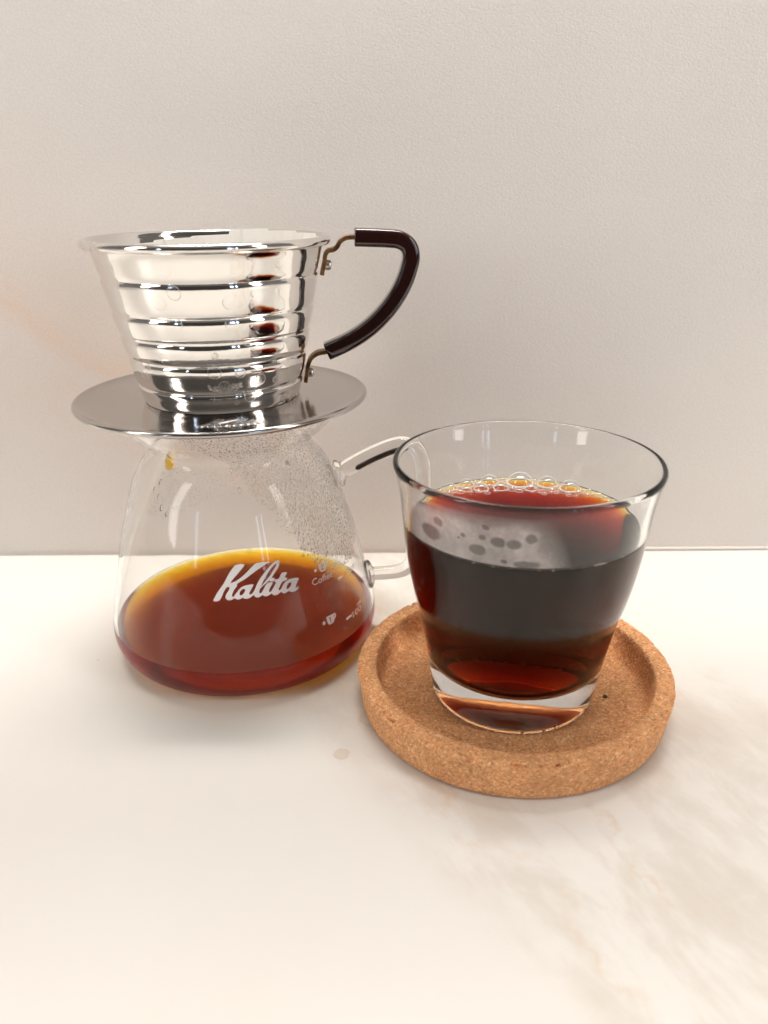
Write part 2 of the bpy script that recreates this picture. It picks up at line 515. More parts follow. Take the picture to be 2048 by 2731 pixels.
# ------------------------------------------------------------------ cork coaster
AX, AY = -0.07332, 0.33704           # carafe and dripper axis
BX, BY = 0.05256, 0.28230            # tumbler axis
FLOOR = 4.6
def build_coaster():
    prof = [(0, 0.0), (30, 0.0), (60, 0.0)] + spline([(64.2, 0.0), (65.3, 1.2), (66.2, 7.0), (67.0, 13.0), (67.4, 16.6), (66.7, 17.7)], 7)
    prof += [(r, 17.8) for r in np.linspace(66.0, 60.4, 8)] + spline([(59.6, 17.5), (59.1, 16.4), (58.2, 11), (57.2, 7.2), (55.4, 5.1), (52.5, FLOOR)], 7)
    prof += [(r, FLOOR) for r in np.linspace(50.5, 4, 34)] + [(0, FLOOR)]
    V, F = lathe(prof, 360)
    out = []
    for x, y, z in V:
        v = Vector((x, y, z))
        r = math.hypot(x, y)
        if z > 0.0005:
            d = noise.noise(v * 420) * 0.00022 + noise.noise(v * 900) * 0.00016
            edge = max(0, 1 - abs(z - 0.0177) / 0.0016) * max(0, 1 - abs(r - 0.0668) / 0.0016)
            chip = max(0.0, noise.noise(v * 430 + Vector((3, 1, 7))) - 0.12) * 0.0045 * edge
            rad = Vector((x, y, 0)) / max(r, 1e-6)
            v = v + Vector((0, 0, 1)) * (d - chip) + rad * (d - chip) * (1 if r > 0.056 else 0)
        out.append(v)
    o = mesh_obj('cork_coaster', out, F, M_CORK, loc=(BX, BY, 0.0003))
    return setp(o, 'round cork coaster with raised rim under the coffee tumbler', 'coaster')
build_coaster()

# ------------------------------------------------------------------ tumbler
Z0 = FLOOR + 0.35
out_p = spline([(31.5, Z0), (33.6, Z0 + 0.5), (34.8, Z0 + 2.2), (35.3, 10), (36.0, 15), (37.2, 22), (38.9, 33), (41.0, 45), (43.6, 55.5), (45.7, 66), (47.2, 77), (48.2, 88), (49.1, 97), (50.4, 104.5), (51.8, 109.3)], 5)
in_top = spline([(49.7, 109.6), (48.3, 104.8), (46.9, 97), (45.9, 88), (44.8, 77), (43.2, 66), (41.1, 55.5), (38.5, 45), (36.5, 34), (35.2, 27), (33.6, 23.6), (29.5, 21.4), (22, 20.5), (10, 20.2)], 5)
lip = [(51.8 - 1.08 + 1.08 * math.cos(a), 109.3 + 0.35 + 1.5 * math.sin(a)) for a in np.linspace(0.1, math.pi - 0.1, 9)]
under = spline([(0, Z0 + 2.4), (9, Z0 + 2.2), (17, Z0 + 1.5), (24, Z0 + 0.5), (28, Z0 + 0.05), (30, Z0 + 0.0)], 4)
tum = empty('tumbler', (BX, BY, Z0 * 1e-3), 'clear flared glass tumbler of black coffee standing on the cork coaster', 'glass')
V, F = lathe([(r, z - Z0) for r, z in under + out_p + lip + in_top + [(0, 20.2)]], 220)
tb = mesh_obj('glass_body', V, F, M_TUMBLER, tum)

def interp_r(prof, z):
    P = sorted(((p[1], p[0]) for p in prof))
    return float(np.interp(z, [p[0] for p in P], [p[1] for p in P]))

LEV = 85.4
low = [(r + 0.15, z) for r, z in in_top if z < LEV - 0.2]          # top to bottom
cof = [(0, LEV)] + [(r, LEV) for r in (12, 24, 34, 38, 40.5)]
rw = interp_r(in_top, LEV)
cof += [(rw - 1.4, LEV + 0.04), (rw - 0.7, LEV + 0.14), (rw - 0.3, LEV + 0.34), (rw + 0.15, LEV + 0.6)]
cof += [(interp_r(in_top, LEV - 0.5) + 0.15, LEV - 0.5)] + [(r, z) for r, z in low if z < LEV - 1]
low_end = [(29.5, 21.25), (22, 20.35), (10, 20.05), (0, 20.05)]
cof = [p for p in cof if p[1] > 21.5] + low_end
V, F = lathe([(r, z - LEV) for r, z in cof], 200)
F = [tuple(reversed(f)) for f in F]
coffee_g = mesh_obj('coffee', V, F, M_COFFEE_G, loc=(BX, BY, LEV * 1e-3))
setp(coffee_g, 'black coffee filling the glass tumbler with bubbles along the far edge', 'coffee')

# bubbles floating on it (placed in polar coordinates about the tumbler's axis: azimuth deg, gap to the wall mm, radius mm)
def dome(rad, flat=0.9, nu=28, nv=9):
    V, F = [], []
    for j in range(nv):
        t = j / nv * math.pi / 2
        for i in range(nu):
            a = 2 * math.pi * i / nu
            V.append((rad * math.cos(t) * math.cos(a), rad * math.cos(t) * math.sin(a), rad * flat * math.sin(t)))
    V.append((0, 0, rad * flat))
    for j in range(nv - 1):
        for i in range(nu):
            i2 = (i + 1) % nu
            F.append((j * nu + i, j * nu + i2, (j + 1) * nu + i2, (j + 1) * nu + i))
    for i in range(nu):
        F.append(((nv - 1) * nu + i, (nv - 1) * nu + (i + 1) % nu, nv * nu))
    return V, F
V, F = dome(1.0)
bub0 = bpy.data.meshes.new('bubble')
bub0.from_pydata(V, [], F)
bub0.polygons.foreach_set('use_smooth', [True] * len(F))
bub0.materials.append(M_BUBBLE)
ring0 = bpy.data.meshes.new('bubble_ring')
def torus(r1, r2, n1=28, n2=6):
    V, F = [], []
    for i in range(n1):
        a = 2 * math.pi * i / n1
        for j in range(n2):
            b = 2 * math.pi * j / n2
            rr = r1 + r2 * math.cos(b)
            V.append((rr * math.cos(a), rr * math.sin(a), r2 * math.sin(b)))
    for i in range(n1):
        for j in range(n2):
            F.append((i * n2 + j, ((i + 1) % n1) * n2 + j, ((i + 1) % n1) * n2 + (j + 1) % n2, i * n2 + (j + 1) % n2))
    return V, F
V, F = torus(1.0, 0.10)
ring0.from_pydata(V, [], F)
ring0.polygons.foreach_set('use_smooth', [True] * len(F))
ring0.materials.append(M_RING)

def add_bubble(az, gap, rad):
    rr = (rw - gap - rad) * 1e-3
    a = R(az)
    b = bpy.data.objects.new('bubble', bub0)
    COL.objects.link(b)
    b.parent = coffee_g
    b.location = (rr * math.cos(a), rr * math.sin(a), 0.0002)
    b.scale = (rad * 1e-3,) * 3
    c = bpy.data.objects.new('meniscus_ring', ring0)
    COL.objects.link(c)
    c.parent = b
    c.location = (0, 0, 0.02)
big = [(83, 0.3, 5.6), (66, 0.3, 4.3), (51.5, 0.3, 4.4), (102, 0.3, 4.0), (117, 0.3, 3.2), (128, 0.3, 2.6), (39.5, 0.3, 2.2), (33, 0.3, 1.8), (27.5, 0.6, 1.9), (22.5, 0.3, 1.3),
       (112, 7.4, 3.1), (97.5, 8.8, 3.2), (75, 9.6, 2.7), (90, 12.2, 1.9), (84.5, 14.0, 1.6), (136, 0.3, 2.0), (122, 6.4, 2.3), (142.5, 0.3, 1.6), (148, 0.3, 1.3), (135, 4.7, 1.9), (128, 7.5, 1.6),
       (92.5, 0.2, 1.5), (74, 0.2, 1.7), (59, 0.2, 1.5), (45, 0.2, 1.1), (109.5, 0.2, 1.3), (69.5, 8.8, 1.7), (60, 9.2, 1.5), (52, 9.4, 1.2), (44, 5.4, 1.4), (38, 4.9, 1.2), (104.5, 7.6, 1.5), (116.5, 11.5, 1.4), (152, 0.3, 1.0)]
for az, g, r_ in big: add_bubble(az, g, r_)
placed = [((rw - g - r_) * math.cos(R(a)), (rw - g - r_) * math.sin(R(a)), r_) for a, g, r_ in big]
tries = 0
while tries < 6000 and len(placed) < 150:
    tries += 1
    az = random.uniform(22, 148)
    gap = abs(random.gauss(0, 8.0)) * max(0.15, 1 - abs(az - 88) / 70)
    r_ = random.choice([0.55, 0.7, 0.85, 1.0, 1.25])
    x_, y_ = (rw - gap - r_) * math.cos(R(az)), (rw - gap - r_) * math.sin(R(az))
    if gap > 15: continue
    if all(math.hypot(x_ - a, y_ - b) > (r_ + c) * 0.96 for a, b, c in placed):
        placed.append((x_, y_, r_))
        add_bubble(az, gap, r_)
# tiny bubbles clinging along the near edge
for az, r_ in ((-121, 0.45), (-112, 0.35), (-92, 0.3), (-86, 0.42), (-72, 0.3), (-66, 0.5), (-64, 0.55), (-62.2, 0.5), (-60.5, 0.4), (-50, 0.35)):
    add_bubble(az, 0.0, r_)

# mist and bubble marks on the inside of the tumbler above the coffee
def wall_patch(prof, z0, z1, az0, az1, off, nz=26, na=90, zoff=0.0):
    V, F = [], []
    for j in range(nz + 1):
        z = z0 + (z1 - z0) * j / nz
        r = (interp_r(prof, z) + off) * 1e-3
        for i in range(na + 1):
            a = R(az0 + (az1 - az0) * i / na)
            V.append((r * math.cos(a), r * math.sin(a), (z - zoff) * 1e-3))
    for j in range(nz):
        for i in range(na):
            p = j * (na + 1) + i
            F.append((p, p + 1, p + na + 2, p + na + 1))
    return V, F
MARKS = [(-144.2, 7.5, 5.9, 3.0), (-138.7, 13.1, 2.6, 1.8), (-115.3, 15.7, 1.6, 1.2), (-116.8, 11.6, 1.6, 1.1), (-125.7, 10.8, 1.4, 0.9), (-128.1, 9.5, 0.8, 0.5),
         (-118.9, 6.2, 4.0, 2.2), (-110.1, 10.5, 3.1, 2.1), (-103.6, 10.4, 3.2, 2.0), (-96.8, 13.1, 2.5, 2.0), (-107.1, 3.3, 1.4, 0.9), (-98.1, 2.6, 5.8, 1.5)]
def mat_mist_g():
    k = NT('tumbler_mist'); co = k.coord(); x, y, z = k.sep(co)
    az = k.math('MULTIPLY', k.math('ARCTAN2', y, x), 57.29578)
    zz = k.math('MULTIPLY', z, 1000.0)
    n1 = k.noise(co, 90, 5, 0.65)
    azw = k.math('ADD', az, k.math('MULTIPLY_ADD', k.noise(co, 210, 3, 0.6), 2.4, -1.2))
    zw = k.math('ADD', zz, k.math('MULTIPLY_ADD', k.noise(co, 240, 3, 0.6), 1.6, -0.8))
    hole = None
    for a_, z_, ra, rz in MARKS:                     # clear marks left by burst bubbles
        d = k.math('ADD', k.math('POWER', k.math('MULTIPLY_ADD', azw, 1 / ra, -a_ / ra), 2.0), k.math('POWER', k.math('MULTIPLY_ADD', zw, 1 / rz, -z_ / rz), 2.0))
        m = k.math('MULTIPLY_ADD', d, -1.6, 2.0, clamp=True)
        hole = m if hole is None else k.math('MAXIMUM', hole, m)
    body = k.ramp(n1, [(0.28, (0.5,) * 3), (0.72, (1,) * 3)])
    gr = k.ramp(k.noise(co, 520, 3, 0.6), [(0.3, (0.8,) * 3), (0.7, (1,) * 3)])
    right = k.math('MULTIPLY_ADD', k.math('ADD', azw, k.math('MULTIPLY', zz, 0.55)), -1 / 13.0, -76 / 13.0, clamp=True)
    left = k.math('MULTIPLY_ADD', azw, 1 / 26.0, 178 / 26.0, clamp=True)
    top = k.math('MULTIPLY_ADD', zw, -0.16, 3.4, clamp=True)
    f = k.math('MULTIPLY', k.math('MULTIPLY', body, gr), k.math('MULTIPLY', k.math('MULTIPLY', right, left), top))
    f = k.math('MULTIPLY', k.math('MULTIPLY', f, k.math('MULTIPLY_ADD', hole, -0.66, 1.0)), 0.84)
    f = k.math('ADD', f, 0.05)
    film_shader(k, f, (0.90, 0.81, 0.77), 0.4)
    return k.m
V, F = wall_patch(in_top, LEV + 1.4, 106.5, -178, -25, -0.06, zoff=LEV)
mist = mesh_obj('mist_film', V, F, mat_mist_g(), tum, loc=(0, 0, (LEV - Z0) * 1e-3))
mist['label'] = 'milky steam film with round clear bubble marks inside the tumbler'

# ------------------------------------------------------------------ carafe
CX = AX + 0.001
CP = [(50.0, 0.0), (54.5, 0.6), (58.8, 2.9), (61.7, 6.6), (63.5, 11.6), (63.8, 17.0), (62.1, 26.5), (58.4, 42), (54.1, 60), (49.3, 75), (44.6, 88), (40.3, 95.0), (37.0, 99.0), (36.0, 101.2), (37.2, 103.6), (43.2, 109.2), (48.5, 114.5), (53.6, 120.4)]
c_out = spline(CP, 5)
TH = 1.7
c_in = offset(c_out, TH)
c_in = [(r, z) for r, z in c_in if z > 5.0]
c_in_full = list(reversed(c_in)) + spline([c_in[0], (56.2, 3.5), (53.0, 2.45), (49, 2.15), (44, 2.15)], 4)[1:] + [(30, 2.5), (0, 2.9)]
c_under = [(0, 0.9), (30, 0.65), (42, 0.3), (46, 0.05), (48.5, 0.0)]
c_lip = [(53.6 - 0.85 + 0.95 * math.cos(a), 120.4 + 0.35 + 0.8 * math.sin(a)) for a in np.linspace(-0.4, math.pi - 0.7, 8)]
car = empty('coffee_carafe', (CX, AY, 0.0003), 'conical glass coffee server with white printing and a loop handle, under the dripper', 'carafe')
V, F = lathe(c_under + c_out[:-1] + c_lip + c_in_full[1:], 240)
cb = mesh_obj('glass_body', V, F, M_GLASS, car)

# handle of the carafe: bent glass tube in the radial plane at azimuth 4 deg
HAZ = 4.0
def to_plane(pts, az):
    a = R(az)
    return [(s * 1e-3 * math.cos(a), s * 1e-3 * math.sin(a), z * 1e-3) for s, z in pts]
hp = spline([(48.2, 84.4), (51.5, 86.0), (57, 89.1), (65.5, 93.2), (74, 96.3), (79.0, 96.8), (82.8, 94.4), (85.0, 90.0), (85.9, 83), (86.0, 74), (85.8, 60), (85.2, 48), (83.6, 38.8), (80.2, 33.2), (75.5, 31.2), (70, 30.7), (64.5, 30.6), (61.6, 30.5)], 6)
def hsec(t):
    r = 4.1 if t < 0.55 else 4.1 - 0.75 * min(1, (t - 0.55) / 0.3)
    e = min(t, 1 - t)
    r += 1.5 * math.exp(-(e / 0.022) ** 2)
    return [(s * 1e-3 * r, u * 1e-3 * r) for s, u in circle(1.0, 24)]
pp = [Vector(p) for p in to_plane(hp, 0)]
V, F = sweep(pp, hsec)
handle = mesh_obj('handle', V, F, M_ROD, car)
handle.rotation_euler = (0, 0, R(HAZ))
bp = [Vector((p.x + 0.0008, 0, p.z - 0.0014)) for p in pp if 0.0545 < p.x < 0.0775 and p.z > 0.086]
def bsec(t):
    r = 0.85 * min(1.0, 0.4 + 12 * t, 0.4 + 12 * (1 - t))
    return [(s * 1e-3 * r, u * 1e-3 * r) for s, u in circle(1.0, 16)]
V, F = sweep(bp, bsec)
streak_rod = mesh_obj('dark_reflection_rod', V, F, mat_plain('dark_reflection_rod', (0.03, 0.016, 0.014), 0.25), handle)  # added rod: dark reflection in the glass put in as solid colour
streak_rod['label'] = 'added dark rod imitating the dark reflection seen inside the upper arm of the glass handle'
for s, z, tilt, rad in ((48.0, 84.0, -19, 6.4), (61.2, 30.4, -9, 7.2)):
    V, F = lathe([(0, -1.0)] + spline([(rad - 1.2, -1.0), (rad, -0.2), (rad - 0.3, 0.9), (rad - 1.6, 1.7), (rad - 3.0, 2.3)], 4) + [(0, 2.5)], 40)
    fl = mesh_obj('weld_collar', V, F, M_ROD, handle)
    fl.location = (s * 1e-3, 0, z * 1e-3)
    fl.rotation_euler = (0, R(90 + tilt), 0)

# coffee in the carafe
CLEV = 17.6
lowc = [(r + 0.15, z) for r, z in c_in_full if z < CLEV - 0.3 and r > 1]
rc = interp_r(c_in, CLEV)
cofc = [(0, CLEV)] + [(r, CLEV) for r in (15, 30, 45, 55)] + [(rc - 1.2, CLEV + 0.03), (rc - 0.6, CLEV + 0.12), (rc - 0.25, CLEV + 0.3), (interp_r(c_in, CLEV + 0.5) + 0.14, CLEV + 0.5)]
cofc += [(interp_r(c_in, CLEV + 0.2) + 0.15, CLEV + 0.2)]
bottom = [(r, z - (0.15 if r < 57 else 0.1)) for r, z in lowc]
cofc += bottom + [(0, 2.75)]
V, F = lathe([(r, z - CLEV) for r, z in cofc], 220)
F = [tuple(reversed(f)) for f in F]
coffee_c = mesh_obj('coffee', V, F, M_COFFEE_C, loc=(CX, AY, CLEV * 1e-3 + 0.0003))
setp(coffee_c, 'shallow amber coffee in the bottom of the glass server', 'coffee')
b = bpy.data.objects.new('bubble', bub0); COL.objects.link(b); b.parent = coffee_c
b.location = (0.058 * math.cos(R(98)), 0.058 * math.sin(R(98)), 0.0002); b.scale = (0.0019,) * 3

# ---- printing on the carafe
def surf(az, z, off=0.12):
    r = (interp_r(c_out[12:], z) + off) * 1e-3
    return Vector((r * math.cos(R(az)), r * math.sin(R(az)), z * 1e-3))

LOGO = [(-19.56,-0.11),(-14.60,7.23),(-9.51,14.17),(-5.29,14.18),(-5.79,13.43),(-8.86,10.42),(-11.94,7.16),(-10.07,7.59),(-7.57,8.92),(-4.46,11.16),(-1.47,13.53),(-0.14,14.16),(5.00,13.80),(4.55,13.46),(2.38,12.55),(-1.08,10.87),(-3.68,9.47),(-6.48,7.88),(-9.45,6.48),(-9.06,6.10),(-10.59,4.20),(-11.54,2.37),(-11.71,1.67),(-11.39,1.41),(-10.91,1.50),(-10.39,2.18),(-8.97,3.85),(-7.45,5.13),(-5.51,5.65),(-2.43,5.64),(-3.02,4.64),(-4.42,2.55),(-4.59,1.94),(-4.23,1.65),(-3.29,2.06),(-2.21,3.34),(-1.01,5.56),(1.00,8.12),(3.84,10.72),(6.47,12.68),(8.22,13.62),(9.30,13.76),(10.03,13.39),(9.99,12.47),(8.94,10.71),(6.77,8.53),(5.13,6.81),(3.37,5.69),(1.00,4.29),(0.06,3.49),(-0.35,2.60),(-0.39,1.88),(-0.05,1.54),(0.45,1.75),(1.30,2.81),(2.62,4.62),(3.58,5.41),(5.76,5.12),(4.98,4.07),(4.08,2.80),(3.67,1.91),(3.89,1.43),(4.47,1.57),(6.00,3.38),(7.12,4.97),(6.50,5.09),(6.73,5.77),(7.29,6.14),(8.43,6.14),(9.38,7.27),(10.28,8.28),(12.67,7.97),(11.94,6.92),(11.20,6.00),(12.15,5.85),(12.23,5.27),(11.55,4.70),(9.85,4.61),(8.74,3.29),(7.87,2.02),(7.83,1.49),(8.23,1.31),(8.86,1.67),(10.01,3.24),(11.79,4.52),(13.70,4.90),(17.54,4.24),(16.56,2.78),(15.29,0.78),(15.48,0.36),(16.44,0.83),(16.78,0.49),(16.08,-0.31),(14.50,-0.85),(13.19,-0.80),(12.16,-0.03),(10.55,-0.44),(9.42,-0.41),(8.85,0.46),(7.19,-0.27),(5.95,-0.36),(5.02,0.00),(4.63,0.68),(3.61,0.23),(2.37,-0.07),(1.44,0.14),(0.68,0.75),(-0.46,0.10),(-1.41,0.00),(-2.31,0.37),(-2.92,1.22),(-4.42,0.29),(-5.83,0.02),(-6.74,0.19),(-7.40,0.66),(-8.60,0.13),(-9.75,0.06),(-10.62,0.74),(-11.83,0.13),(-13.22,-0.04),(-14.11,0.48),(-14.40,1.44),(-13.71,2.95),(-12.55,4.55),(-12.49,5.26),(-13.05,5.69),(-13.74,5.31),(-15.10,3.24),(-16.94,-0.04)]
HOLES = [[(-8.49,2.62),(-8.06,3.53),(-7.30,4.18),(-6.47,4.28),(-6.12,3.82),(-6.35,3.13),(-7.02,2.24),(-7.89,1.66),(-8.44,1.90)],
         [(0.67,4.59),(2.35,7.18),(4.43,9.69),(6.80,11.70),(8.39,12.49),(8.22,11.66),(6.78,10.20),(4.96,8.16),(2.85,6.38)],
         [(11.34,1.95),(11.87,2.79),(12.76,3.42),(13.56,3.39),(13.71,2.81),(13.17,1.97),(12.25,1.23),(11.55,0.96),(11.23,1.36)]]
IDOT = [(5.57 + 1.28 * math.cos(t), 6.36 + 0.82 * math.sin(t) - 0.12 * math.cos(t)) for t in np.linspace(0, 2 * math.pi, 20, endpoint=False)]

def smooth2(pts):
    P = pts[-2:] + pts + pts[:2]
    s = spline(P, 2)
    return s[4:4 + 2 * len(pts)]

def fill2d(polys, extrude=0.0):
    """polys: list of closed 2D outlines (holes by even-odd). Returns a mesh datablock (flat)."""
    cu = bpy.data.curves.new('outline', 'CURVE')
    cu.dimensions = '2D'
    cu.fill_mode = 'BOTH' if not extrude else 'BOTH'
    cu.extrude = extrude
    for pl in polys:
        sp = cu.splines.new('POLY')
        sp.points.add(len(pl) - 1)
        for p, q in zip(sp.points, pl): p.co = (q[0], q[1], 0, 1)
        sp.use_cyclic_u = True
    ob = bpy.data.objects.new('outline', cu)
    COL.objects.link(ob)
    dg = bpy.context.evaluated_depsgraph_get()
    me = bpy.data.meshes.new_from_object(ob.evaluated_get(dg))
    bpy.data.objects.remove(ob)
    bpy.data.curves.remove(cu)
    return me

def text2d(body, size=1.0):
    cu = bpy.data.curves.new('lettering', 'FONT')
    cu.body = body
    cu.size = size
    cu.resolution_u = 4
    ob = bpy.data.objects.new('lettering', cu)
    COL.objects.link(ob)
    dg = bpy.context.evaluated_depsgraph_get()
    me = bpy.data.meshes.new_from_object(ob.evaluated_get(dg))
    bpy.data.objects.remove(ob)
    bpy.data.curves.remove(cu)
    return me

def print_on(name, me, az0, z0, rref, parent, mat=M_PRINT, sx=1.0, sy=1.0, off=0.12, cut=1.0):
    """wrap a flat mesh (mm) on the carafe: u -> azimuth, v -> height."""
    bm = bmesh.new()
    bm.from_mesh(me)
    xs = [v.co.x for v in bm.verts]; ys = [v.co.y for v in bm.verts]
    for ax, lo, hi in ((0, min(xs), max(xs)), (1, min(ys), max(ys))):
        p = lo + cut
        while p < hi:
            co = Vector((p, 0, 0)) if ax == 0 else Vector((0, p, 0))
            no = Vector((1, 0, 0)) if ax == 0 else Vector((0, 1, 0))
            bmesh.ops.bisect_plane(bm, geom=bm.verts[:] + bm.edges[:] + bm.faces[:], plane_co=co, plane_no=no)
            p += cut
    bmesh.ops.triangulate(bm, faces=bm.faces[:])
    for v in bm.verts:
        v.co = surf(az0 + math.degrees(v.co.x * sx / rref), z0 + v.co.y * sy, off)
    bpy.data.meshes.remove(me)
    return bm_obj(name, bm, mat, parent)

print_on('logo_lettering', fill2d([smooth2(LOGO)] + [smooth2(h) for h in HOLES]), -72, 50, 56, car)
print_on('logo_dot', fill2d([IDOT]), -72, 50, 56, car)
def text_fit(name, body, az0, z0, rref, width, height):
    me = text2d(body, 1.0)
    xs = [v.co.x for v in me.vertices]; ys = [v.co.y for v in me.vertices]
    w, h = max(xs) - min(xs), max(ys) - min(ys)
    for v in me.vertices:
        v.co.x = (v.co.x - min(xs)) / w * width
        v.co.y = (v.co.y - min(ys)) / h * height
    return print_on(name, me, az0, z0, rref, car, cut=0.6)
DEG = math.pi / 180
text_fit('lettering', 'Coffee', -47.9, 48.75, 56.6, 12.4 * DEG * 56.6, 2.9)
text_fit('lettering', '100', -28.9, 25.7, 62, 7.6 * DEG * 62, 2.65)
text_fit('lettering', 'ml', -24.2, 28.95, 61.5, 3.9 * DEG * 61.5, 1.75)
text_fit('lettering', '200', -26.2, 44.9, 57.5, 9.4 * DEG * 57.5, 2.3)
text_fit('lettering', '300', -24.4, 69.6, 51, 8.0 * DEG * 51, 2.4)
text_fit('lettering', 'Approx', -30.8, 74.0, 49.5, 14.0 * DEG * 49.5, 2.4)
def quad(w, h): return [(0, 0), (w, 0), (w, h), (0, h)]
print_on('measure_line', fill2d([quad(3.9 * DEG * 62, 1.07)]), -33.7, 26.8, 62, car)
print_on('measure_line', fill2d([quad(3.4 * DEG * 57.5, 1.05)]), -32.6, 45.8, 57.5, car)
print_on('measure_line', fill2d([quad(4.2 * DEG * 51, 1.1)]), -31.0, 70.1, 51, car)
def disc(r, n=18): return [(r * math.cos(2 * math.pi * k / n), r * math.sin(2 * math.pi * k / n)) for k in range(n)]
print_on('dot_mark', fill2d([disc(0.82)]), -46.16, 31.06, 61, car)
print_on('dot_mark', fill2d([disc(0.78)]), -44.9, 54.77, 55.4, car)
CUP = [(0, 3.9), (0.05, 1.6), (0.45, 0.35), (1.1, 0), (3.1, 0), (3.8, 0.5), (4.1, 1.3), (4.9, 1.6), (5.6, 2.3), (5.7, 3.2), (5.2, 3.9)]
CUPH = [(4.35, 2.1), (4.75, 2.25), (4.95, 2.8), (4.8, 3.3), (4.4, 3.35)]
ONE = [(1.75, 0.75), (2.3, 0.75), (2.3, 3.3), (1.95, 3.3), (1.35, 2.85), (1.35, 2.45), (1.75, 2.65)]
TWO = [(1.2, 0.75), (3.0, 0.75), (3.0, 1.25), (2.0, 1.25), (2.9, 2.2), (3.0, 2.75), (2.7, 3.2), (2.1, 3.4), (1.5, 3.2), (1.2, 2.75), (1.2, 2.5), (1.7, 2.5), (1.9, 2.85), (2.3, 2.85), (2.4, 2.55), (1.2, 1.2)]
print_on('cup_mark', fill2d([CUP, CUPH, ONE]), -44.4, 29.3, 61, car, cut=0.7)
print_on('cup_mark', fill2d([CUP, CUPH, TWO]), -42.8, 52.9, 55.6, car, cut=0.7)
# rows of tiny printed characters on the far wall (too small to read)
random.seed(3)
rows = []
for row, (z_, n_) in enumerate(((70.0, 9), (67.2, 10), (64.4, 9), (60.5, 6))):
    for c_ in range(n_):
        u = -c_ * 2.15 - (3 if row == 3 else 0) * 2
        v = z_ - 68
        for (a, b_, w_, h_) in ((0, 0, 1.5, 0.3), (0.1, 0.75, 1.3, 0.28), (0.15, 1.5, 1.2, 0.28), (random.uniform(0.2, 0.9), 0.35, 0.3, 0.36), (random.uniform(0.2, 0.9), 1.08, 0.3, 0.36)):
            if random.random() < 0.85:
                rows.append([(u + a, v + b_), (u + a + w_, v + b_), (u + a + w_, v + b_ + h_), (u + a, v + b_ + h_)])
print_on('fine_print', fill2d(rows), 71, 68, 52, car, cut=2.0)
print_on('fine_print', fill2d([quad(2.2, 2.6)]), 66, 73.5, 50, car, cut=1.2)

# ---- condensation inside the carafe
def az_left(z):      # left limit of the thick droplets, degrees
    return float(np.interp(z, [50, 57.5, 70, 82, 89.6, 97, 103, 112, 119], [-36, -42.6, -50.3, -58.3, -67.5, -74, -82, -97, -104]))
random.seed(11)
ico = bmesh.new()
bmesh.ops.create_icosphere(ico, subdivisions=1, radius=1.0)
iv = [v.co.copy() for v in ico.verts]; iff = [[v.index for v in f.verts] for f in ico.faces]
ico.free()
c_in_s = sorted(c_in, key=lambda p: p[1])
def inner_frame(az, z):
    r = interp_r(c_in, z) * 1e-3
    dz = 0.6
    t = Vector(((interp_r(c_in, z + dz) - interp_r(c_in, z - dz)) * 1e-3, 0, 2 * dz * 1e-3)).normalized()
    a = R(az)
    rad = Vector((math.cos(a), math.sin(a), 0)); tan = Vector((-math.sin(a), math.cos(a), 0))
    up = rad * t.x + Vector((0, 0, 1)) * t.z
    nrm = rad * (-t.z) + Vector((0, 0, 1)) * t.x       # into the vessel
    return Vector((rad.x * r, rad.y * r, z * 1e-3)), nrm, tan, up
DV, DF = [], []
def add_drop(az, z, rad, st=1.0, fl=0.28):
    p, n_, t_, u_ = inner_frame(az, z)
    base = len(DV)
    for v in iv:
        DV.append(tuple(p + n_ * (v.x * rad * fl * 1e-3) + t_ * (v.y * rad * 1e-3) + u_ * (v.z * rad * st * 1e-3)))
    for f in iff: DF.append([base + i for i in f])
cells = {}
def free(az, z, rad):
    s = az * DEG * interp_r(c_in, z)
    ci, cj = int(s // 1.6), int(z // 1.6)
    for i in (ci - 1, ci, ci + 1):
        for j in (cj - 1, cj, cj + 1):
            for (s2, z2, r2) in cells.get((i, j), ()):
                if math.hypot(s - s2, z - z2) < (rad + r2) * 0.93: return False
    cells.setdefault((ci, cj), []).append((s, z, rad))
    return True
nd = 0
for _ in range(26000):
    z = random.uniform(49, 119.5)
    lo = az_left(z) + 3.0 * noise.noise(Vector((z * 0.25, 3, 0)))
    az = random.uniform(lo - 3, 14)
    if az < lo + 5 and random.random() > (az - lo + 3) / 8: continue
    if z < 53 and az > -12: continue
    rad = random.choice([0.26, 0.34, 0.42, 0.56]) if z > 66 else random.choice([0.24, 0.3, 0.4, 0.7])
    if 97 < z < 104.5 and random.random() < 0.5: continue
    if z > 104: rad *= 0.75
    if free(az, z, rad):
        add_drop(az, z, rad, random.uniform(0.9, 1.25)); nd += 1
    if nd > 4200: break
# thin patch of fine drops to the left and lower down by the measuring marks
for _ in range(1600):
    z = random.uniform(80, 99); az = random.uniform(-132, -78)
    lim = float(np.interp(az, [-132, -120, -109, -93, -84, -72], [79, 80, 83.8, 88.6, 90, 90]))
    if z > lim and random.random() < 0.5:
        r_ = random.choice([0.16, 0.2, 0.26])
        if free(az, z, r_): add_drop(az, z, r_)
for _ in range(900):
    z = random.gauss(40, 6); az = random.gauss(-36, 6)
    if 30 < z < 50:
        r_ = random.choice([0.16, 0.22, 0.3])
        if free(az, z, r_): add_drop(az, z, r_)
for az, z, r_ in ((-128, 93, 0.9), (-122, 84, 1.0), (-126, 88, 0.7), (-118, 82, 0.8), (-131, 90, 0.6), (-76, 92, 0.9), (-66, 95, 0.9), (-80, 99, 0.8)):
    add_drop(az, z, r_, 1.6)
drops = mesh_obj('condensation_drops', DV, DF, M_WATER, car)
setp(drops, 'beads of condensed water inside the server below the neck', kind='stuff')

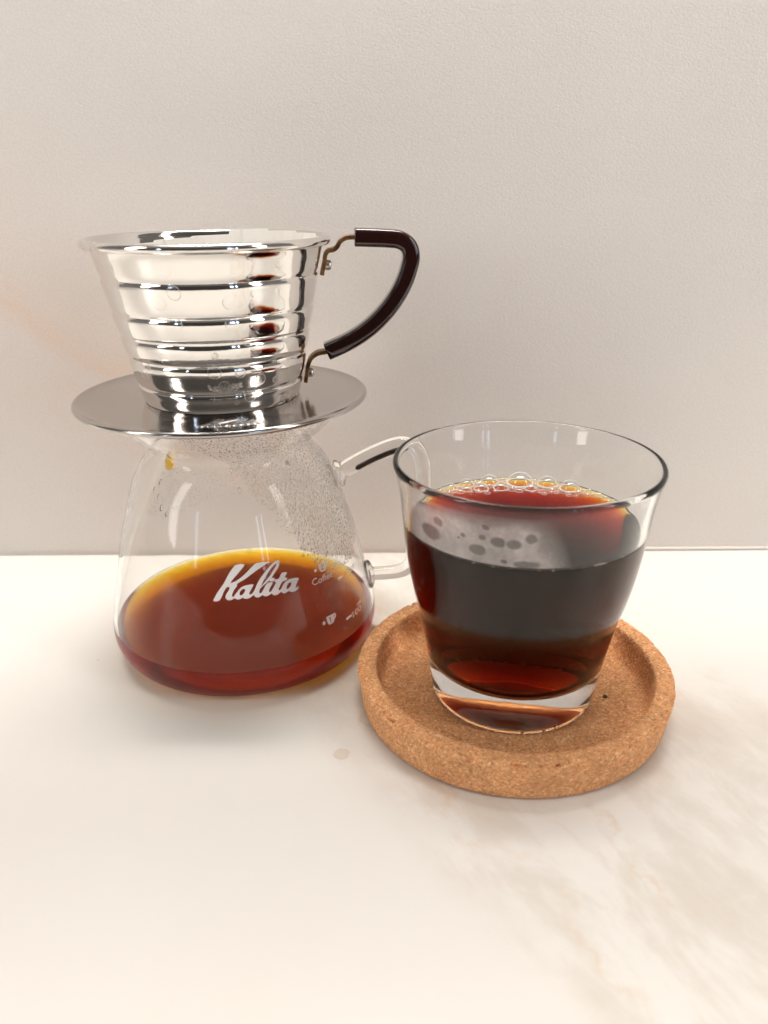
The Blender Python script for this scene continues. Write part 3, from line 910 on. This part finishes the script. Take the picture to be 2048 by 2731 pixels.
def mat_mist_c():
    k = NT('carafe_mist'); co = k.coord(); x, y, z = k.sep(co)
    n1 = k.noise(co, 60, 4, 0.6)
    body = k.ramp(n1, [(0.3, (0.25,) * 3), (0.7, (1,) * 3)])
    gr = k.ramp(k.noise(co, 700, 3, 0.6), [(0.3, (0.6,) * 3), (0.7, (1,) * 3)])
    f = k.math('MULTIPLY', k.math('MULTIPLY', body, gr), 0.17)
    film_shader(k, f, (0.97, 0.94, 0.90), 0.65)
    return k.m
# mist follows the same outline as the drops
V, F = [], []
nz, na = 60, 70
for j in range(nz + 1):
    z = 49 + (119 - 49) * j / nz
    for i in range(na + 1):
        az = az_left(z) - 1 + (16 - az_left(z)) * i / na
        r = (interp_r(c_in, z) - 0.05) * 1e-3
        V.append((r * math.cos(R(az)), r * math.sin(R(az)), z * 1e-3))
for j in range(nz):
    for i in range(na):
        p = j * (na + 1) + i
        F.append((p, p + 1, p + na + 2, p + na + 1))
mesh_obj('mist_film', V, F, mat_mist_c(), car)

# one amber drip hanging at the neck
p, n_, t_, u_ = inner_frame(-121, 103.5)
V, F = lathe(spline([(0, -4.0), (1.2, -3.6), (1.9, -2.2), (1.7, -0.6), (0.9, 1.6), (0.35, 3.4), (0, 4.2)], 5), 24)
M_DRIP = mat_coffee('drip_coffee', (12, 110, 500))
drip = mesh_obj('coffee_drip', V, F, M_DRIP, car)
p2 = surf(-121, 103.0, 1.3)
drip.location = p2
drip['label'] = 'amber drop of coffee hanging at the neck of the server'

# ------------------------------------------------------------------ dripper
DX = AX - 0.0003
PZ = 122.8                           # top of the plate
drp = empty('coffee_dripper', (DX, AY, 0.1215), 'ribbed polished steel pour-over dripper with dark brown handle on the glass server', 'dripper')
def L(p): return [(r, z - 121.5) for r, z in p]
prof_out = [(33.2, 123.0), (33.7, 124.2), (34.4, 127.0), (35.05, 129.0), (35.2, 129.9), (35.0, 130.5), (34.75, 130.9), (34.95, 131.3), (35.5, 132.2),
            (36.4, 135.5), (37.15, 138.8), (37.35, 140.6), (37.15, 141.6), (36.9, 142.1), (37.15, 142.6), (37.8, 143.5),
            (38.5, 145.3), (39.1, 148.0), (39.25, 149.8), (39.1, 150.8), (38.85, 151.3), (39.1, 151.8), (39.7, 152.6),
            (40.6, 155.4), (41.2, 157.8), (41.4, 159.2), (41.25, 160.2), (41.0, 160.7), (41.2, 161.2), (41.75, 162.2),
            (42.6, 165.4), (43.4, 169.6), (43.85, 172.3), (43.75, 173.3), (43.5, 173.9), (43.7, 174.4), (44.2, 175.5), (45.2, 179.5), (46.0, 182.6), (46.7, 184.2)]
po = []
for i in range(len(prof_out) - 1):
    po.append(prof_out[i])
prof_o = spline(prof_out, 4)
bead = [(48.35 + 1.75 * math.cos(a), 186.2 + 1.75 * math.sin(a)) for a in np.linspace(R(-130), R(165), 16)]
prof_i = [(r - 0.7, z) for r, z in reversed(spline([prof_out[0], (34.4, 127), (36.4, 135.5), (38.5, 145.3), (40.6, 155.4), (42.6, 165.4), (44.4, 176), (46.2, 183.2), (47.2, 185.8)], 4))]
V, F = lathe(L(prof_o + bead + prof_i + [(0, 123.6)]), 260)
bowl = mesh_obj('bowl', V, F, M_STEEL, drp)
pl = [(36, PZ - 0.9), (52, PZ - 0.9), (60.5, PZ - 1.0)] + [(62.0 + 1.25 * math.cos(a), PZ + 0.1 + 1.25 * math.sin(a)) for a in np.linspace(R(-120), R(105), 12)] + spline([(60.8, PZ + 0.75), (58, PZ + 0.25), (52, PZ), (40, PZ), (30, PZ)], 4) + [(0, PZ), ]
V, F = lathe(L([(0, PZ - 0.9)] + pl), 240)
plate = mesh_obj('base_plate', V, F, M_PLATE, drp)

# stamped maker's script on the plate
me = fill2d([smooth2(LOGO)] + [smooth2(h) for h in HOLES], 0.22)
bm = bmesh.new(); bm.from_mesh(me); bpy.data.meshes.remove(me)
ctr = R(-74.5); r0 = 46.5
for v in bm.verts:
    u, w_, h_ = v.co.x * 0.72, v.co.y * 0.62 - 4.2, v.co.z
    a = ctr + u / 50.0
    rr = r0 - w_
    v.co = Vector((rr * math.cos(a), rr * math.sin(a), PZ - 121.5 + 0.05 + h_)) * 1e-3
bm_obj('stamped_lettering', bm, M_STAMP, plate, smooth=False)

# handle of the dripper (radial plane, local x outwards)
DAZ = 5.0
def hframe(pts): return [Vector((s * 1e-3, 0, (z - 121.5) * 1e-3)) for s, z in pts]
outer = [(59.4, 190.1), (70.5, 189.7), (78.9, 188.9), (83.7, 186.7), (86.4, 183.5), (86.8, 178.7), (84.1, 168.4), (79.9, 161.1), (73.6, 153.5), (66.4, 146.4), (59.2, 141.7), (53.0, 138.7), (46.4, 136.5)]
mid = [(59.5, 186.7), (66, 186.45), (73, 186.1), (78.2, 185.4), (81.8, 183.0), (83.0, 179.2), (81.9, 173.6), (79.4, 167.4), (75.6, 161.2), (70.3, 155.0), (63.8, 149.4), (56.2, 144.8), (46.2, 140.5)]
cl = spline(mid, 5)
V, F = sweep(hframe(cl), [(s * 1e-3, u * 1e-3) for s, u in rrect(9.0, 7.2, 1.9, 5)])
sleeve = mesh_obj('handle_sleeve', V, F, M_HANDLE, drp)
sleeve.rotation_euler = (0, 0, R(DAZ))
sm = sleeve.modifiers.new('b', 'BEVEL'); sm.width = 0.0004; sm.segments = 2; sm.limit_method = 'ANGLE'; sm.angle_limit = R(60)
strip_sec = [(s * 1e-3, u * 1e-3) for s, u in rrect(6.0, 1.7, 0.3, 2)]
up_path = spline([(62.5, 186.7), (58.5, 186.7), (56.0, 186.4), (53.6, 185.1), (52.3, 183.1), (50.6, 181.95), (48.6, 181.6), (47.4, 180.2), (46.75, 177.0), (46.0, 174.2), (45.5, 172.2)], 4)
lo_path = spline([(48.5, 141.4), (45.8, 140.5), (42.2, 139.9), (39.4, 138.0), (38.0, 135.4), (37.3, 132.2), (36.4, 127.6)], 4)
for pth, rv in ((up_path, (47.6, 176.0, -10)), (lo_path, (38.0, 131.6, -10))):
    V, F = sweep(hframe(pth), strip_sec)
    br = mesh_obj('bracket', V, F, M_BRASS, drp, smooth=False)
    br.rotation_euler = (0, 0, R(DAZ))
    V, F = lathe([(0, -1.6)] + spline([(2.0, -1.6), (2.05, 1.2), (1.7, 1.9), (0.9, 2.15)], 4) + [(0, 2.2)], 24)
    rvo = mesh_obj('rivet', V, F, M_RIVET, br)
    rvo.location = (rv[0] * 1e-3, 0, (rv[1] - 121.5) * 1e-3)
    rvo.rotation_euler = (0, R(90 + 8), 0)

# ------------------------------------------------------------------ paper filter in the dripper
V, F = [], []
na, nz = 420, 22
steps = [(-10, 187.0), (20, 187.6), (43, 188.0), (66, 188.4), (90, 185.9), (112, 184.9), (135, 183.6), (160, 183.2), (200, 182.6), (250, 182.0), (300, 183.0), (350, 186.0)]
def top_of(az):
    az = (az + 10) % 360 - 10
    zt = steps[-1][1]
    for (a0, z0_), (a1, z1_) in zip(steps, steps[1:]):
        if a0 <= az < a1: zt = z0_ - 0.5 * ((az - a0) / (a1 - a0)); break
    return zt
for j in range(nz + 1):
    for i in range(na):
        az = 360 * i / na
        zt = top_of(az)
        z = 126 + (zt - 126) * j / nz
        t = (z - 126) / 60
        flute = 0.9 * (1 - abs(((az * 20 / 360) % 1) * 2 - 1)) * (0.5 + 0.5 * t)
        lap = 0.9 * (((az + 10) % 23) / 23)
        r = (31.0 + 14.4 * t) - flute - lap * 0.7
        V.append((r * 1e-3 * math.cos(R(az)), r * 1e-3 * math.sin(R(az)), (z - 126) * 1e-3))
for j in range(nz):
    for i in range(na):
        i2 = (i + 1) % na
        F.append((j * na + i, j * na + i2, (j + 1) * na + i2, (j + 1) * na + i))
F.append(tuple(reversed(range(na))))
filt = mesh_obj('filter_paper', V, F, M_PAPER, loc=(DX, AY, 0.126), smooth=False)
setp(filt, 'white paper coffee filter lining the steel dripper', 'filter')
so = filt.modifiers.new('s', 'SOLIDIFY'); so.thickness = 0.0002

# ------------------------------------------------------------------ small things
# green crumb on the coaster floor
bm = bmesh.new(); bmesh.ops.create_icosphere(bm, subdivisions=2, radius=0.0009)
for v in bm.verts: v.co = Vector((v.co.x * 1.2, v.co.y * 0.8, v.co.z * 0.7)) * (1 + 0.4 * noise.noise(v.co * 1500))
crumb = bm_obj('crumb', bm, mat_plain('dry_leaf', (0.10, 0.085, 0.02), 0.8))
crumb.location = (BX + 0.0395, BY - 0.009, FLOOR * 1e-3 + 0.0009)
setp(crumb, 'tiny olive green crumb on the floor of the cork coaster', 'crumb')
# dried drop beside the coaster
def mat_stain():
    k = NT('dried_drop'); co = k.coord(); x, y, z = k.sep(co)
    r = k.math('SQRT', k.math('ADD', k.math('MULTIPLY', x, x), k.math('MULTIPLY', y, y)))
    r = k.math('ADD', r, k.math('MULTIPLY_ADD', k.noise(co, 500, 3, 0.5), 0.0008, -0.0004))
    f = k.ramp(k.math('MULTIPLY', r, 300), [(0.0, (0.22,) * 3), (0.78, (0.25,) * 3), (0.88, (0.36,) * 3), (0.97, (0,) * 3)])
    tp = k.n('ShaderNodeBsdfTransparent'); mx = k.n('ShaderNodeMixShader')
    k.set(Base_Color=(0.72, 0.56, 0.36, 1), Roughness=0.4)
    k.l(f, mx.inputs[0]); k.l(tp.outputs[0], mx.inputs[1]); k.l(k.b.outputs[0], mx.inputs[2]); k.l(mx.outputs[0], k.out.inputs['Surface'])
    return k.m
V, F = lathe([(0, 0.05), (2.0, 0.05), (3.2, 0.04), (3.4, 0.0)], 32)
st = mesh_obj('dried_drop', V, [tuple(reversed(f)) for f in F], mat_stain(), loc=(-0.0205, 0.2435, 0.0003))
setp(st, 'faint yellowish dried coffee drop on the counter left of the coaster', 'stain')
